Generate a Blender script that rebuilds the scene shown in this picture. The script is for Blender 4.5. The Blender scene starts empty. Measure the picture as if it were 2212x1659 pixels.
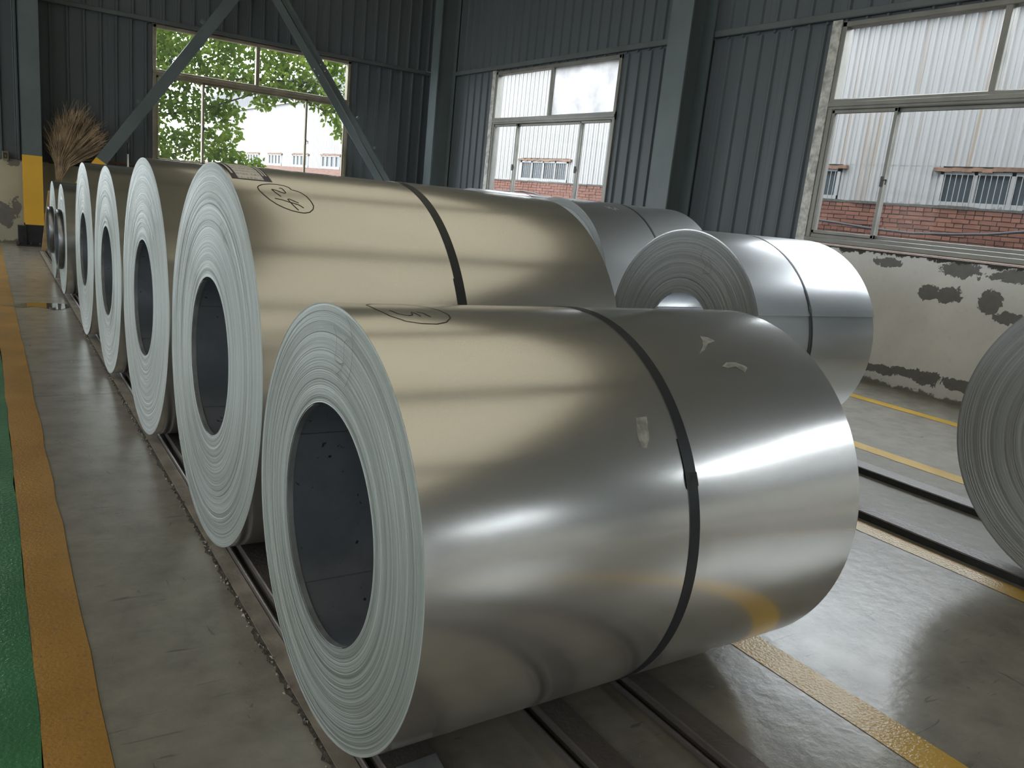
import bpy, math, random
from mathutils import Matrix, Vector
random.seed(7)
SC = bpy.context.scene
COL = SC.collection

# ------------------------------------------------------------------ camera
F_PX = 1725.18
CR = Vector((0.83661188, -0.53849047, 0.10054145))
CU = Vector((0.03786973, 0.23995238, 0.97004574))
CF = Vector((0.54648555, 0.80774431, -0.2211395))
cam_d = bpy.data.cameras.new('camera')
cam_d.sensor_fit = 'HORIZONTAL'; cam_d.sensor_width = 36.0
cam_d.lens = F_PX / 2212 * 36.0
cam_d.clip_start = 0.05; cam_d.clip_end = 500
cam = bpy.data.objects.new('camera', cam_d); COL.objects.link(cam)
m = Matrix.Identity(4)
for i in range(3):
    m[i][0] = CR[i]; m[i][1] = CU[i]; m[i][2] = -CF[i]
m[2][3] = 1.422
cam.matrix_world = m
SC.camera = cam

# ------------------------------------------------------------------ world, light, exposure
SKY = 9.0
world = bpy.data.worlds.new('overcast_sky'); SC.world = world; world.use_nodes = True
wn = world.node_tree; wn.nodes.clear()
wo = wn.nodes.new('ShaderNodeOutputWorld'); wb = wn.nodes.new('ShaderNodeBackground')
wt = wn.nodes.new('ShaderNodeTexCoord'); wno = wn.nodes.new('ShaderNodeTexNoise'); wr = wn.nodes.new('ShaderNodeValToRGB')
wno.inputs['Scale'].default_value = 2.2; wno.inputs['Detail'].default_value = 4
wr.color_ramp.elements[0].position = 0.3; wr.color_ramp.elements[0].color = (0.86, 0.92, 1.0, 1)
wr.color_ramp.elements[1].position = 0.7; wr.color_ramp.elements[1].color = (0.96, 0.98, 1.0, 1)
wn.links.new(wt.outputs['Generated'], wno.inputs['Vector']); wn.links.new(wno.outputs[0], wr.inputs[0])
wn.links.new(wr.outputs[0], wb.inputs[0]); wb.inputs[1].default_value = SKY
wn.links.new(wb.outputs[0], wo.inputs[0])
vs = SC.view_settings
vs.view_transform = 'Standard'; vs.look = 'None'; vs.gamma = 1.0; vs.use_curve_mapping = False
vs.exposure = 0.4
cy = SC.cycles
cy.use_denoising = True
cy.max_bounces = 8; cy.diffuse_bounces = 4; cy.glossy_bounces = 5; cy.transparent_max_bounces = 16
cy.sample_clamp_indirect = 6.0; cy.caustics_reflective = False; cy.caustics_refractive = False

def portal(name, center, sx, sy, rot):
    l = bpy.data.lights.new(name, 'AREA'); l.shape = 'RECTANGLE'; l.size = sx; l.size_y = sy
    l.cycles.is_portal = True
    o = bpy.data.objects.new(name, l); COL.objects.link(o)
    o.location = center; o.rotation_euler = rot
    return o

# ------------------------------------------------------------------ materials
class N:
    """tiny node helper"""
    def __init__(s, name):
        s.m = bpy.data.materials.new(name); s.m.use_nodes = True
        s.t = s.m.node_tree; s.t.nodes.clear()
        s.out = s.t.nodes.new('ShaderNodeOutputMaterial')
    def n(s, typ, **kw):
        nd = s.t.nodes.new('ShaderNode' + typ)
        for k, v in kw.items(): setattr(nd, k, v)
        return nd
    def set(s, sock, v):
        if hasattr(v, 'is_output'): s.t.links.new(v, sock)
        elif isinstance(v, (tuple, list)) and len(v) == 3 and sock.type == 'RGBA': sock.default_value = (*v, 1)
        else: sock.default_value = v
    def math(s, op, a, b=0.0, c=0.0, clamp=False):
        nd = s.n('Math', operation=op, use_clamp=clamp)
        s.set(nd.inputs[0], a); s.set(nd.inputs[1], b); s.set(nd.inputs[2], c)
        return nd.outputs[0]
    def vmath(s, op, a, b=(0, 0, 0)):
        nd = s.n('VectorMath', operation=op)
        s.set(nd.inputs[0], a); s.set(nd.inputs[1], b)
        return nd.outputs['Value'] if op in ('LENGTH', 'DISTANCE') else nd.outputs[0]
    def co(s, which='Object'): return s.n('TexCoord').outputs[which]
    def pos(s): return s.n('NewGeometry').outputs['Position']
    def sep(s, v):
        nd = s.n('SeparateXYZ'); s.set(nd.inputs[0], v); return nd.outputs
    def comb(s, x, y, z):
        nd = s.n('CombineXYZ')
        for i, v in enumerate((x, y, z)): s.set(nd.inputs[i], v)
        return nd.outputs[0]
    def noise(s, vec, scale, detail=3, rough=0.55, dist=0.0, dims='3D'):
        nd = s.n('TexNoise', noise_dimensions=dims)
        if dims == '1D': s.set(nd.inputs['W'], vec)
        else: s.set(nd.inputs['Vector'], vec)
        s.set(nd.inputs['Scale'], scale); s.set(nd.inputs['Detail'], detail)
        s.set(nd.inputs['Roughness'], rough); s.set(nd.inputs['Distortion'], dist)
        return nd.outputs[0]
    def ramp(s, v, stops):
        nd = s.n('ValToRGB'); e = nd.color_ramp.elements
        while len(e) < len(stops): e.new(0.5)
        for el, (p, c) in zip(e, stops):
            el.position = p; el.color = (*c, 1) if isinstance(c, (tuple, list)) else (c, c, c, 1)
        s.set(nd.inputs[0], v); return nd.outputs[0]
    def mix(s, f, a, b, mode='MIX'):
        nd = s.n('Mix', data_type='RGBA', blend_type=mode)
        s.set(nd.inputs[0], f); s.set(nd.inputs[6], a); s.set(nd.inputs[7], b)
        return nd.outputs[2]
    def lerp(s, v, lo, hi):
        nd = s.n('MapRange'); s.set(nd.inputs[0], v); nd.inputs[3].default_value = lo; nd.inputs[4].default_value = hi
        return nd.outputs[0]
    def step(s, v, a, b, lo=0.0, hi=1.0):
        nd = s.n('MapRange', interpolation_type='SMOOTHSTEP')
        s.set(nd.inputs[0], v); nd.inputs[1].default_value = a; nd.inputs[2].default_value = b
        nd.inputs[3].default_value = lo; nd.inputs[4].default_value = hi
        return nd.outputs[0]
    def bump(s, h, strength=0.2, dist=0.01):
        nd = s.n('Bump'); nd.inputs['Strength'].default_value = strength; nd.inputs['Distance'].default_value = dist
        s.set(nd.inputs['Height'], h); return nd.outputs[0]
    def pbsdf(s, color, rough=0.6, metal=0.0, normal=None, spec=0.5, **kw):
        p = s.n('BsdfPrincipled')
        s.set(p.inputs['Base Color'], color); s.set(p.inputs['Roughness'], rough); s.set(p.inputs['Metallic'], metal)
        s.set(p.inputs['Specular IOR Level'], spec)
        if normal is not None: s.set(p.inputs['Normal'], normal)
        for k, v in kw.items(): s.set(p.inputs[k.replace('_', ' ')], v)
        s.t.links.new(p.outputs[0], s.out.inputs[0])
        return s.m

def plain(name, color, rough=0.6, metal=0.0, var=0.12, scale=6.0, bump=0.0, spec=0.5):
    a = N(name)
    c = a.co()
    nz = a.noise(c, scale, 4)
    col = a.mix(a.step(nz, 0.3, 0.7), tuple(x * (1 - var) for x in color), tuple(min(1, x * (1 + var)) for x in color))
    nrm = a.bump(a.noise(c, scale * 6, 3), bump, 0.01) if bump else None
    return a.pbsdf(col, a.lerp(nz, max(rough - .08, .02), min(rough + .08, 1)), metal, nrm, spec)

M = {}
# galvanised sheet, outer wraps of the coils: a glossy lobe plus the zinc's broad haze
def sheet_mat(name, r0, r1, haze, base):
    a = N(name); c = a.co()
    grain = a.noise(a.vmath('MULTIPLY', c, (60, 60, 60)), 3.0, 2)
    cloud = a.noise(a.vmath('MULTIPLY', c, (1.2, 3, 3)), 1.5, 4)
    col = a.mix(a.step(cloud, .3, .7), tuple(x * .93 for x in base), base)
    wob = a.noise(a.vmath('MULTIPLY', c, (.7, 4, 4)), 1.3, 2)
    nrm = a.bump(a.math('ADD', a.math('MULTIPLY', grain, .00010), a.math('MULTIPLY', wob, .004)), 0.30, 1.0)
    tan = a.n('Tangent', direction_type='RADIAL', axis='X')
    out = []
    for ro in (a.lerp(cloud, r0, r1), .46):
        p = a.n('BsdfPrincipled'); a.set(p.inputs['Base Color'], col); a.set(p.inputs['Roughness'], ro); a.set(p.inputs['Metallic'], 1.0)
        a.set(p.inputs['Anisotropic'], .45); a.set(p.inputs['Tangent'], tan.outputs[0]); a.set(p.inputs['Normal'], nrm); out.append(p)
    mx = a.n('MixShader'); a.set(mx.inputs[0], haze)
    a.t.links.new(out[0].outputs[0], mx.inputs[1]); a.t.links.new(out[1].outputs[0], mx.inputs[2]); a.t.links.new(mx.outputs[0], a.out.inputs[0])
    return a.m
M['sheet'] = sheet_mat('galvanised_sheet', .15, .21, .24, (.80, .80, .79))
M['sheet_dull'] = sheet_mat('matt_galvanised_sheet', .20, .28, .28, (.70, .72, .735))
# wound edges of the strip
def edge_mat(name, lo, hi):
    a = N(name); c = a.co(); x, y, z = a.sep(c)
    rad = a.math('SQRT', a.math('ADD', a.math('MULTIPLY', y, y), a.math('MULTIPLY', z, z)))
    fine = a.noise(a.math('MULTIPLY', rad, 1.0), 560.0, 4, .75, dims='1D')
    coarse = a.noise(rad, 45.0, 4, .7, dims='1D')
    v = a.math('ADD', a.math('MULTIPLY', fine, .55), a.math('MULTIPLY', coarse, .55))
    col = a.ramp(v, [(.36, lo), (.58, tuple((p + q) / 2 for p, q in zip(lo, hi))), (.72, hi)])
    grit = a.noise(c, 350, 2)
    nrm = a.bump(a.math('ADD', fine, a.math('MULTIPLY', grit, .35)), .5, .0022)
    tan = a.n('Tangent', direction_type='RADIAL', axis='X')
    return a.pbsdf(col, .42, .8, nrm, Anisotropic=.6, Tangent=tan.outputs[0])
M['edge'] = edge_mat('wound_strip_edge', (.145, .168, .161), (.43, .468, .455))
M['edge_grey'] = edge_mat('dull_strip_edge', (.175, .188, .195), (.33, .345, .355))
# bore
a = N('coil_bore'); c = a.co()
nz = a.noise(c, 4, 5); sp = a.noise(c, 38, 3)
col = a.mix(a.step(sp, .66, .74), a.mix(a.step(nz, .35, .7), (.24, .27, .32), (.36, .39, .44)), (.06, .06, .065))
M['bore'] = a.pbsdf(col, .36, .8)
# strap
a = N('steel_strap'); c = a.co()
M['strap'] = a.pbsdf(a.mix(a.noise(c, 30, 3), (.018, .024, .03), (.035, .04, .046)), .42, .3)
M['strap_seal'] = plain('strap_seal', (.05, .055, .06), .45, .5, .3, 60, .4)
M['ink'] = plain('marker_ink', (.012, .010, .016), .5, 0, .1)
M['ink_pale'] = plain('faint_marker', (.16, .16, .16), .5, .4, .1)
M['chalk'] = plain('pale_chalk', (.6, .6, .6), .6, .3, .1)
M['residue'] = plain('tape_residue', (.42, .42, .40), .4, .6, .3, 40)
M['core'] = plain('dark_core', (.16, .16, .17), .32, .9, .25, 5)
# label paper with rows of illegible print
a = N('label_paper'); c = a.co('UV'); x, y, z = a.sep(c)
rows = a.math('FRACT', a.math('MULTIPLY', y, 9.0))
ink = a.math('MULTIPLY', a.step(rows, .45, .5), a.step(a.noise(a.vmath('MULTIPLY', c, (60, 9, 1)), 1.0, 2), .5, .56))
M['paper'] = a.pbsdf(a.mix(a.math('MULTIPLY', ink, .7), (.82, .80, .77), (.15, .15, .25)), .45)
M['navy'] = plain('navy_print', (.025, .022, .06), .35, 0, .2)
# concrete floor
a = N('polished_concrete'); P = a.pos(); x, y, z = a.sep(P)
mid = a.noise(P, 5, 6, .65)
smear = a.noise(a.vmath('MULTIPLY', P, (2.0, 7.0, 1)), 1.2, 6, .7, .3)
col = a.ramp(mid, [(.34, (.325, .316, .280)), (.52, (.265, .258, .228)), (.68, (.195, .190, .167))])
col = a.mix(a.math('MULTIPLY', smear, .5), col, (.135, .130, .115))
sc1 = a.noise(a.vmath('MULTIPLY', P, (4.5, 34, 1)), 1.0, 3, .6, .6)
col = a.mix(a.ramp(sc1, [(.66, 0.0), (.72, .55)]), col, (.075, .072, .065))
sc2 = a.noise(a.vmath('MULTIPLY', P, (26, 7, 1)), 1.0, 3, .6, .6)
col = a.mix(a.ramp(sc2, [(.68, 0.0), (.73, .55)]), col, (.075, .072, .065))
# saw-cut joints across the aisle
jt = a.math('ADD', a.math('PINGPONG', a.math('SUBTRACT', y, 5.40), 1.995), a.math('GREATER_THAN', x, .68))
col = a.mix(a.ramp(jt, [(.004, .7), (.008, 0.0)]), col, (.05, .05, .045))
rough = a.lerp(mid, .19, .31)
nrm = a.bump(a.noise(P, 14, 5, .6), .16, .010)
M['concrete'] = a.pbsdf(col, rough, 0, nrm, .75)
def paint(name, color, worn, amount):
    a = N(name); P = a.pos()
    w = a.noise(P, 48, 6, .75); b = a.noise(P, 2.0, 4)
    c = a.mix(a.step(b, .3, .75), tuple(x * .78 for x in color), color)
    c = a.mix(a.step(w, amount, amount + .08), c, worn)
    g = a.noise(P, 90, 3)
    return a.pbsdf(c, a.lerp(b, .18, .28), 0, a.bump(g, .22, .010), .8)
M['green'] = paint('green_floor_paint', (.052, .20, .09), (.085, .23, .12), .72)
M['orange'] = paint('ochre_floor_paint', (.44, .245, .060), (.27, .16, .07), .56)
M['yellow_line'] = paint('yellow_floor_line', (.66, .42, .06), (.45, .38, .24), .64)
M['yellow'] = plain('yellow_column_paint', (.78, .45, .05), .45, 0, .07, 2)
a = N('rail_steel'); P = a.pos()
nz = a.noise(a.vmath('MULTIPLY', P, (14, 1.5, 14)), 1.5, 5); fz = a.noise(P, 50, 4)
col = a.mix(nz, (.075, .067, .064), (.17, .155, .15))
col = a.mix(a.math('MULTIPLY', a.step(fz, .6, .75), .4), col, (.13, .11, .095))
M['rail'] = a.pbsdf(col, .42, .35, a.bump(fz, .3, .01))
M['rubber'] = plain('black_rubber', (.012, .013, .015), .55, 0, .3, 20, .3)
M['groove'] = plain('crumbled_groove', (.075, .068, .058), .9, 0, .5, 40, .6)
M['rubble'] = plain('concrete_crumbs', (.30, .275, .235), .9, 0, .35, 60, .5)
M['plate'] = plain('steel_edge_plate', (.27, .25, .22), .45, .1, .25, 7, .15)
M['shim'] = plain('bare_steel_shim', (.34, .36, .38), .35, .6, .2, 12)
a = N('standing_water')
M['water'] = a.pbsdf((.06, .062, .055), .03, 0, None, .9)
# cladding
a = N('dark_cladding'); P = a.pos()
nz = a.noise(a.vmath('MULTIPLY', P, (1.2, 1.2, .35)), 1.6, 5)
st = a.noise(a.vmath('MULTIPLY', P, (9, 9, .4)), 1.0, 3)
col = a.mix(nz, (.071, .086, .100), (.098, .114, .130))
col = a.mix(a.math('MULTIPLY', a.step(st, .55, .75), .35), col, (.10, .115, .12))
M['clad'] = a.pbsdf(col, .5, .0, None, .4)
M['column'] = plain('grey_green_column_paint', (.105, .135, .145), .5, 0, .12, 1.4)
M['girt'] = plain('grey_girt_paint', (.085, .10, .105), .5, 0, .15, 2)
M['black_paint'] = plain('black_base_paint', (.012, .014, .018), .45, 0, .3, 8)
# plaster
PATCH = [(4.704, 1.209, .16, .05), (3.985, 1.221, .19, .07), (3.476, 1.224, .25, .06), (4.243, .981, .12, .07), (4.051, .992, .12, .085),
         (3.656, .972, .10, .12), (3.47, .857, .16, .06), (4.565, .150, .22, .05), (4.278, .184, .20, .05), (4.09, .170, .16, .075), (3.75, .185, .20, .055),
         (6.3, .9, .2, .1), (1.6, .8, .3, .12), (-.5, 1.1, .4, .08)]
def plaster(name, wall):
    a = N(name); P = a.pos(); x, y, z = a.sep(P)
    nz = a.noise(P, 1.3, 5); fn = a.noise(P, 16, 5, .7)
    rough = a.noise(P, 9, 5, .7, .4)
    if wall == 'right':
        u = y; col = a.mix(a.step(nz, .3, .75), (.58, .59, .595), (.70, .71, .715))
    else:
        u = x; col = a.mix(a.step(nz, .3, .75), (.36, .36, .29), (.50, .49, .40))
    col = a.mix(a.math('MULTIPLY', a.step(fn, .5, .8), .3), col, (.46, .46, .45))
    d = a.math('ADD', 2.0, 0)
    pts = PATCH if wall == 'right' else [(.30, .43, .14, .20), (.46, .55, .07, .16), (.44, 1.24, .10, .07), (.2, 1.3, .5, .03), (1.2, .6, .2, .2), (-.6, .9, .3, .2)]
    for (pu, pz, ru, rz) in pts:
        du = a.math('DIVIDE', a.math('SUBTRACT', u, pu), ru); dz = a.math('DIVIDE', a.math('SUBTRACT', z, pz), rz)
        d = a.math('MINIMUM', d, a.math('SQRT', a.math('ADD', a.math('MULTIPLY', du, du), a.math('MULTIPLY', dz, dz))))
    d = a.math('ADD', d, a.math('MULTIPLY', a.math('SUBTRACT', rough, .5), 2.4))
    mask = a.step(d, .92, .97, 1, 0)
    col = a.mix(mask, col, a.mix(fn, (.12, .125, .128), (.20, .20, .198)))
    # crumbling upper edge and darker foot
    e = a.math('ADD', z, a.math('MULTIPLY', a.math('SUBTRACT', rough, .5), .22))
    col = a.mix(a.step(e, 1.275, 1.29), col, (.06, .058, .052))
    col = a.mix(a.math('MULTIPLY', a.step(e, .03, .055, 1, 0), .8), col, (.09, .085, .075))
    return a.pbsdf(col, .85, 0, a.bump(a.math('ADD', a.math('MULTIPLY', fn, .6), a.math('MULTIPLY', mask, -1.0)), .35, .012), .3)
M['plaster'] = plaster('peeling_plaster_right', 'right')
M['plaster_back'] = plaster('peeling_plaster_back', 'back')
M['alu'] = plain('grey_aluminium_frame', (.20, .20, .185), .42, .35, .15, 3)
M['alu_light'] = plain('weathered_jamb', (.42, .42, .40), .5, .3, .35, 14)
M['bronze'] = plain('bronze_window_frame', (.26, .23, .175), .45, .25, .2, 4)
M['flash'] = plain('bright_sill_flashing', (.7, .7, .68), .4, .2, .1)
M['latch'] = plain('dark_latch', (.05, .05, .05), .4, .6, .2)
# window glass: mostly clear, a little mirror, a little dust
def glass(name, tint, gloss, dust, dustcol=(.75, .78, .78)):
    a = N(name)
    t = a.n('BsdfTransparent'); a.set(t.inputs[0], tint)
    g = a.n('BsdfGlossy'); a.set(g.inputs['Roughness'], .03); a.set(g.inputs[0], (1, 1, 1))
    d = a.n('BsdfDiffuse'); a.set(d.inputs[0], dustcol)
    tr = a.n('BsdfTranslucent'); a.set(tr.inputs[0], dustcol)
    md = a.n('MixShader'); a.set(md.inputs[0], .6); a.t.links.new(d.outputs[0], md.inputs[1]); a.t.links.new(tr.outputs[0], md.inputs[2])
    m1 = a.n('MixShader'); a.set(m1.inputs[0], gloss); a.t.links.new(t.outputs[0], m1.inputs[1]); a.t.links.new(g.outputs[0], m1.inputs[2])
    nz = a.noise(a.pos(), 3.0, 5)
    m2 = a.n('MixShader'); a.set(m2.inputs[0], a.lerp(nz, dust * .4, dust * 1.6))
    a.t.links.new(m1.outputs[0], m2.inputs[1]); a.t.links.new(md.outputs[0], m2.inputs[2])
    a.t.links.new(m2.outputs[0], a.out.inputs[0]); return a.m
M['glass'] = glass('window_glass', (.97, .98, .975), .0015, .004)
M['glass_film'] = glass('frosted_film_glass', (.22, .22, .22), .01, .75, (.93, .94, .95))
M['skylight'] = glass('fibreglass_rooflight', (.23, .215, .180), .01, .04, (.6, .55, .46))
M['skylight_fill'] = glass('fill_light_rooflight', (.40, .38, .335), .01, .04, (.6, .55, .46))  # brighter panes for the unseen left slope, added as general fill light
M['far_glass'] = plain('far_window_glass', (.040, .050, .056), .3, 0, .2, .8, 0, .1)
# outdoors
a = N('white_factory_siding'); P = a.pos(); x, y, z = a.sep(P)
nz = a.noise(P, .7, 4)
stv = a.noise(a.vmath('MULTIPLY', P, (1, 7, .22)), 1.0, 4, .6)
col = a.mix(nz, (.20, .20, .197), (.235, .235, .23))
rust = a.math('MULTIPLY', a.step(stv, .55, .66), a.step(y, 15, 4, .15, .75))
col = a.mix(rust, col, (.15, .10, .055))
M['siding'] = a.pbsdf(col, .6)
M['siding_grey'] = plain('grey_upper_siding', (.10, .103, .105), .6, 0, .1, .7)
M['white_frame'] = plain('white_far_frame', (.20, .20, .195), .5, 0, .05)
M['rust'] = plain('rusty_lintel', (.105, .055, .03), .8, 0, .4, 8)
def brick_mat(name, c0, c1):
    a = N(name); oi = a.n('ObjectInfo').outputs['Random']; P = a.pos()
    v = a.noise(a.vmath('MULTIPLY', P, (1, 4.1, 15.9)), 1.0, 1)
    f = a.math('ADD', a.math('MULTIPLY', a.math('SUBTRACT', oi, .5), .8), v)
    col = a.ramp(f, [(.15, c0), (.5, tuple((p + q) / 2 for p, q in zip(c0, c1))), (.85, c1)])
    n2 = a.noise(P, 60, 4)
    return a.pbsdf(a.mix(a.math('MULTIPLY', n2, .25), col, (.135, .09, .07)), .9, 0, a.bump(n2, .3, .01))
M['brick'] = brick_mat('red_brick', (.110, .036, .022), (.175, .070, .042))
M['mortar'] = plain('mortar', (.055, .05, .045), .95, 0, .3, 30, .4)
a = N('distant_brickwork'); P = a.pos(); x, y, z = a.sep(P)
bt = a.n('TexBrick'); a.set(bt.inputs['Vector'], a.comb(y, z, 0)); a.set(bt.inputs['Scale'], 1.0)
a.set(bt.inputs['Color1'], (.085, .03, .018)); a.set(bt.inputs['Color2'], (.12, .05, .03)); a.set(bt.inputs['Mortar'], (.075, .07, .06))
a.set(bt.inputs['Brick Width'], .25); a.set(bt.inputs['Row Height'], .063); a.set(bt.inputs['Mortar Size'], .008)
M['brick_far'] = a.pbsdf(bt.outputs[0], .9)
M['pipe'] = plain('dark_hanging_pipe', (.018, .016, .018), .7, 0, .2)
M['shard'] = plain('glass_shards', (.12, .13, .125), .3, 0, .2)
M['ground'] = plain('outdoor_concrete', (.11, .107, .10), .9, 0, .2, .6)
M['bark'] = plain('tree_bark', (.03, .023, .017), .9, 0, .3, 12, .4)
a = N('leaf'); oi = a.n('ObjectInfo').outputs['Random']; P = a.pos()
f = a.math('ADD', a.noise(P, 1.6, 2), a.math('MULTIPLY', a.math('SUBTRACT', oi, .5), .3))
lc = a.ramp(f, [(.3, (.060, .098, .016)), (.7, (.150, .205, .036))])
d = a.n('BsdfDiffuse'); a.set(d.inputs[0], lc); t = a.n('BsdfTranslucent'); a.set(t.inputs[0], lc)
mx = a.n('MixShader'); a.set(mx.inputs[0], .5); a.t.links.new(d.outputs[0], mx.inputs[1]); a.t.links.new(t.outputs[0], mx.inputs[2])
a.t.links.new(mx.outputs[0], a.out.inputs[0]); M['leaf'] = a.m
M['blue'] = plain('blue_sheet', (.013, .06, .17), .5, 0, .1)
M['twig'] = plain('dry_twigs', (.46, .35, .25), .9, 0, .35, 5)
M['bamboo'] = plain('bamboo_handle', (.30, .22, .11), .6, 0, .3, 9)
M['wood'] = plain('raw_wood', (.34, .23, .12), .8, 0, .25, 9)
M['white_paint'] = plain('white_paint', (.75, .75, .73), .5, 0, .1)
M['steel_dark'] = plain('dark_steel', (.06, .055, .055), .5, .5, .3)
M['rust_pipe'] = plain('rusty_pipe', (.14, .06, .035), .7, .2, .3)
M['box_grey'] = plain('beige_box', (.20, .185, .14), .6, 0, .2)
M['ceiling'] = plain('cream_roof_lining', (.40, .36, .29), .7, 0, .08, .4)
M['hall_wall'] = plain('pale_hall_wall', (.50, .50, .46), .7, 0, .1, .3)

# ------------------------------------------------------------------ mesh helpers
class MB:
    def __init__(s): s.v = []; s.f = []; s.sm = []; s.uv = None
    def quad(s, pts, smooth=False):
        b = len(s.v); s.v += [tuple(p) for p in pts]; s.f.append(tuple(range(b, b + len(pts)))); s.sm.append(smooth); return s
    def box(s, x0, x1, y0, y1, z0, z1):
        b = len(s.v)
        s.v += [(x0, y0, z0), (x1, y0, z0), (x1, y1, z0), (x0, y1, z0), (x0, y0, z1), (x1, y0, z1), (x1, y1, z1), (x0, y1, z1)]
        for f in ((0, 3, 2, 1), (4, 5, 6, 7), (0, 1, 5, 4), (1, 2, 6, 5), (2, 3, 7, 6), (3, 0, 4, 7)):
            s.f.append(tuple(b + i for i in f)); s.sm.append(False)
        return s
    def bbox(s, x0, x1, y0, y1, z0, z1, e):
        """box with chamfered long edges (profile in the two shorter axes is octagonal)"""
        dx, dy, dz = x1 - x0, y1 - y0, z1 - z0
        ax = max(range(3), key=lambda i: (dx, dy, dz)[i])
        lo = (x0, y0, z0); hi = (x1, y1, z1)
        u, v = [i for i in range(3) if i != ax]
        pr = [(lo[u] + e, lo[v]), (hi[u] - e, lo[v]), (hi[u], lo[v] + e), (hi[u], hi[v] - e), (hi[u] - e, hi[v]), (lo[u] + e, hi[v]), (lo[u], hi[v] - e), (lo[u], lo[v] + e)]
        b = len(s.v)
        for w in (lo[ax], hi[ax]):
            for p, q in pr:
                c = [0, 0, 0]; c[ax] = w; c[u] = p; c[v] = q; s.v.append(tuple(c))
        for i in range(8):
            j = (i + 1) % 8; s.f.append((b + i, b + j, b + 8 + j, b + 8 + i)); s.sm.append(False)
        s.f.append(tuple(b + i for i in reversed(range(8)))); s.f.append(tuple(b + 8 + i for i in range(8))); s.sm += [False, False]
        return s
    def tube(s, pts, r, n=8, taper=None, cap=True):
        b = len(s.v); k = len(pts); pts = [Vector(p) for p in pts]
        for i, p in enumerate(pts):
            t = (pts[min(i + 1, k - 1)] - pts[max(i - 1, 0)]).normalized()
            q = t.cross(Vector((0, 0, 1)));
            if q.length < 1e-3: q = t.cross(Vector((1, 0, 0)))
            q.normalize(); w = t.cross(q)
            rr = r if taper is None else r + (taper - r) * i / max(k - 1, 1)
            for j in range(n):
                A = 2 * math.pi * j / n; s.v.append(tuple(p + rr * (q * math.cos(A) + w * math.sin(A))))
        for i in range(k - 1):
            for j in range(n):
                s.f.append((b + i * n + j, b + i * n + (j + 1) % n, b + (i + 1) * n + (j + 1) % n, b + (i + 1) * n + j)); s.sm.append(n > 4)
        if cap:
            s.f.append(tuple(b + j for j in reversed(range(n)))); s.f.append(tuple(b + (k - 1) * n + j for j in range(n))); s.sm += [False, False]
        return s
    def lathe(s, prof, n, smooth, a0=0.0, a1=2 * math.pi):
        """revolve (x, radius) profile about X; angle measured from -Y upward"""
        full = abs(a1 - a0 - 2 * math.pi) < 1e-6; cols = n if full else n + 1
        b = len(s.v); k = len(prof)
        for j in range(cols):
            A = a0 + (a1 - a0) * j / n; ca, sa = -math.cos(A), math.sin(A)
            for (x, r) in prof: s.v.append((x, r * ca, r * sa))
        for j in range(n):
            j2 = (j + 1) % cols
            for i in range(k - 1):
                s.f.append((b + j * k + i, b + j2 * k + i, b + j2 * k + i + 1, b + j * k + i + 1))
                s.sm.append(smooth if isinstance(smooth, bool) else smooth[i])
        return s
    def ring(s, x0, x1, r0, r1, n, a0=0.0, a1=2 * math.pi):
        s.lathe([(x0, r0), (x0, r1)], n, False, a0, a1); s.lathe([(x0, r1), (x1, r1)], n, True, a0, a1); s.lathe([(x1, r1), (x1, r0)], n, False, a0, a1)
        if abs(a1 - a0 - 2 * math.pi) > 1e-6:
            for A in (a0, a1):
                c, d = -math.cos(A), math.sin(A); s.quad([(x0, r0 * c, r0 * d), (x1, r0 * c, r0 * d), (x1, r1 * c, r1 * d), (x0, r1 * c, r1 * d)])
        return s
    def prism(s, poly, h0, h1):
        """poly in XY extruded from h0 to h1"""
        b = len(s.v); n = len(poly)
        for h in (h0, h1): s.v += [(p[0], p[1], h) for p in poly]
        s.f.append(tuple(b + n + i for i in range(n))); s.f.append(tuple(b + i for i in reversed(range(n)))); s.sm += [False, False]
        for i in range(n):
            j = (i + 1) % n; s.f.append((b + i, b + j, b + n + j, b + n + i)); s.sm.append(False)
        return s
    def mesh(s, name, mat):
        me = bpy.data.meshes.new(name); me.from_pydata(s.v, [], s.f)
        me.polygons.foreach_set('use_smooth', s.sm)
        if s.uv:
            ul = me.uv_layers.new(name='UVMap')
            for lp in me.loops: ul.data[lp.index].uv = s.uv[lp.vertex_index]
        me.materials.append(mat); me.update(); return me
    def build(s, name, mat, parent=None, loc=(0, 0, 0)):
        return add(name, s.mesh(name, M[mat] if isinstance(mat, str) else mat), parent, loc)

def add(name, me, parent=None, loc=(0, 0, 0)):
    o = bpy.data.objects.new(name, me); COL.objects.link(o); o.location = loc
    if parent is not None: o.parent = parent
    return o
def tag(o, label=None, cat=None, group=None, kind=None):
    if label: o['label'] = label
    if cat: o['category'] = cat
    if group: o['group'] = group
    if kind: o['kind'] = kind
    return o
def thing(name, label, cat, loc=(0, 0, 0), rz=0.0, group=None, kind=None):
    o = bpy.data.objects.new(name, None); COL.objects.link(o); o.location = loc; o.rotation_euler = (0, 0, rz)
    o.empty_display_size = .2
    return tag(o, label, cat, group, kind)

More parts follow.
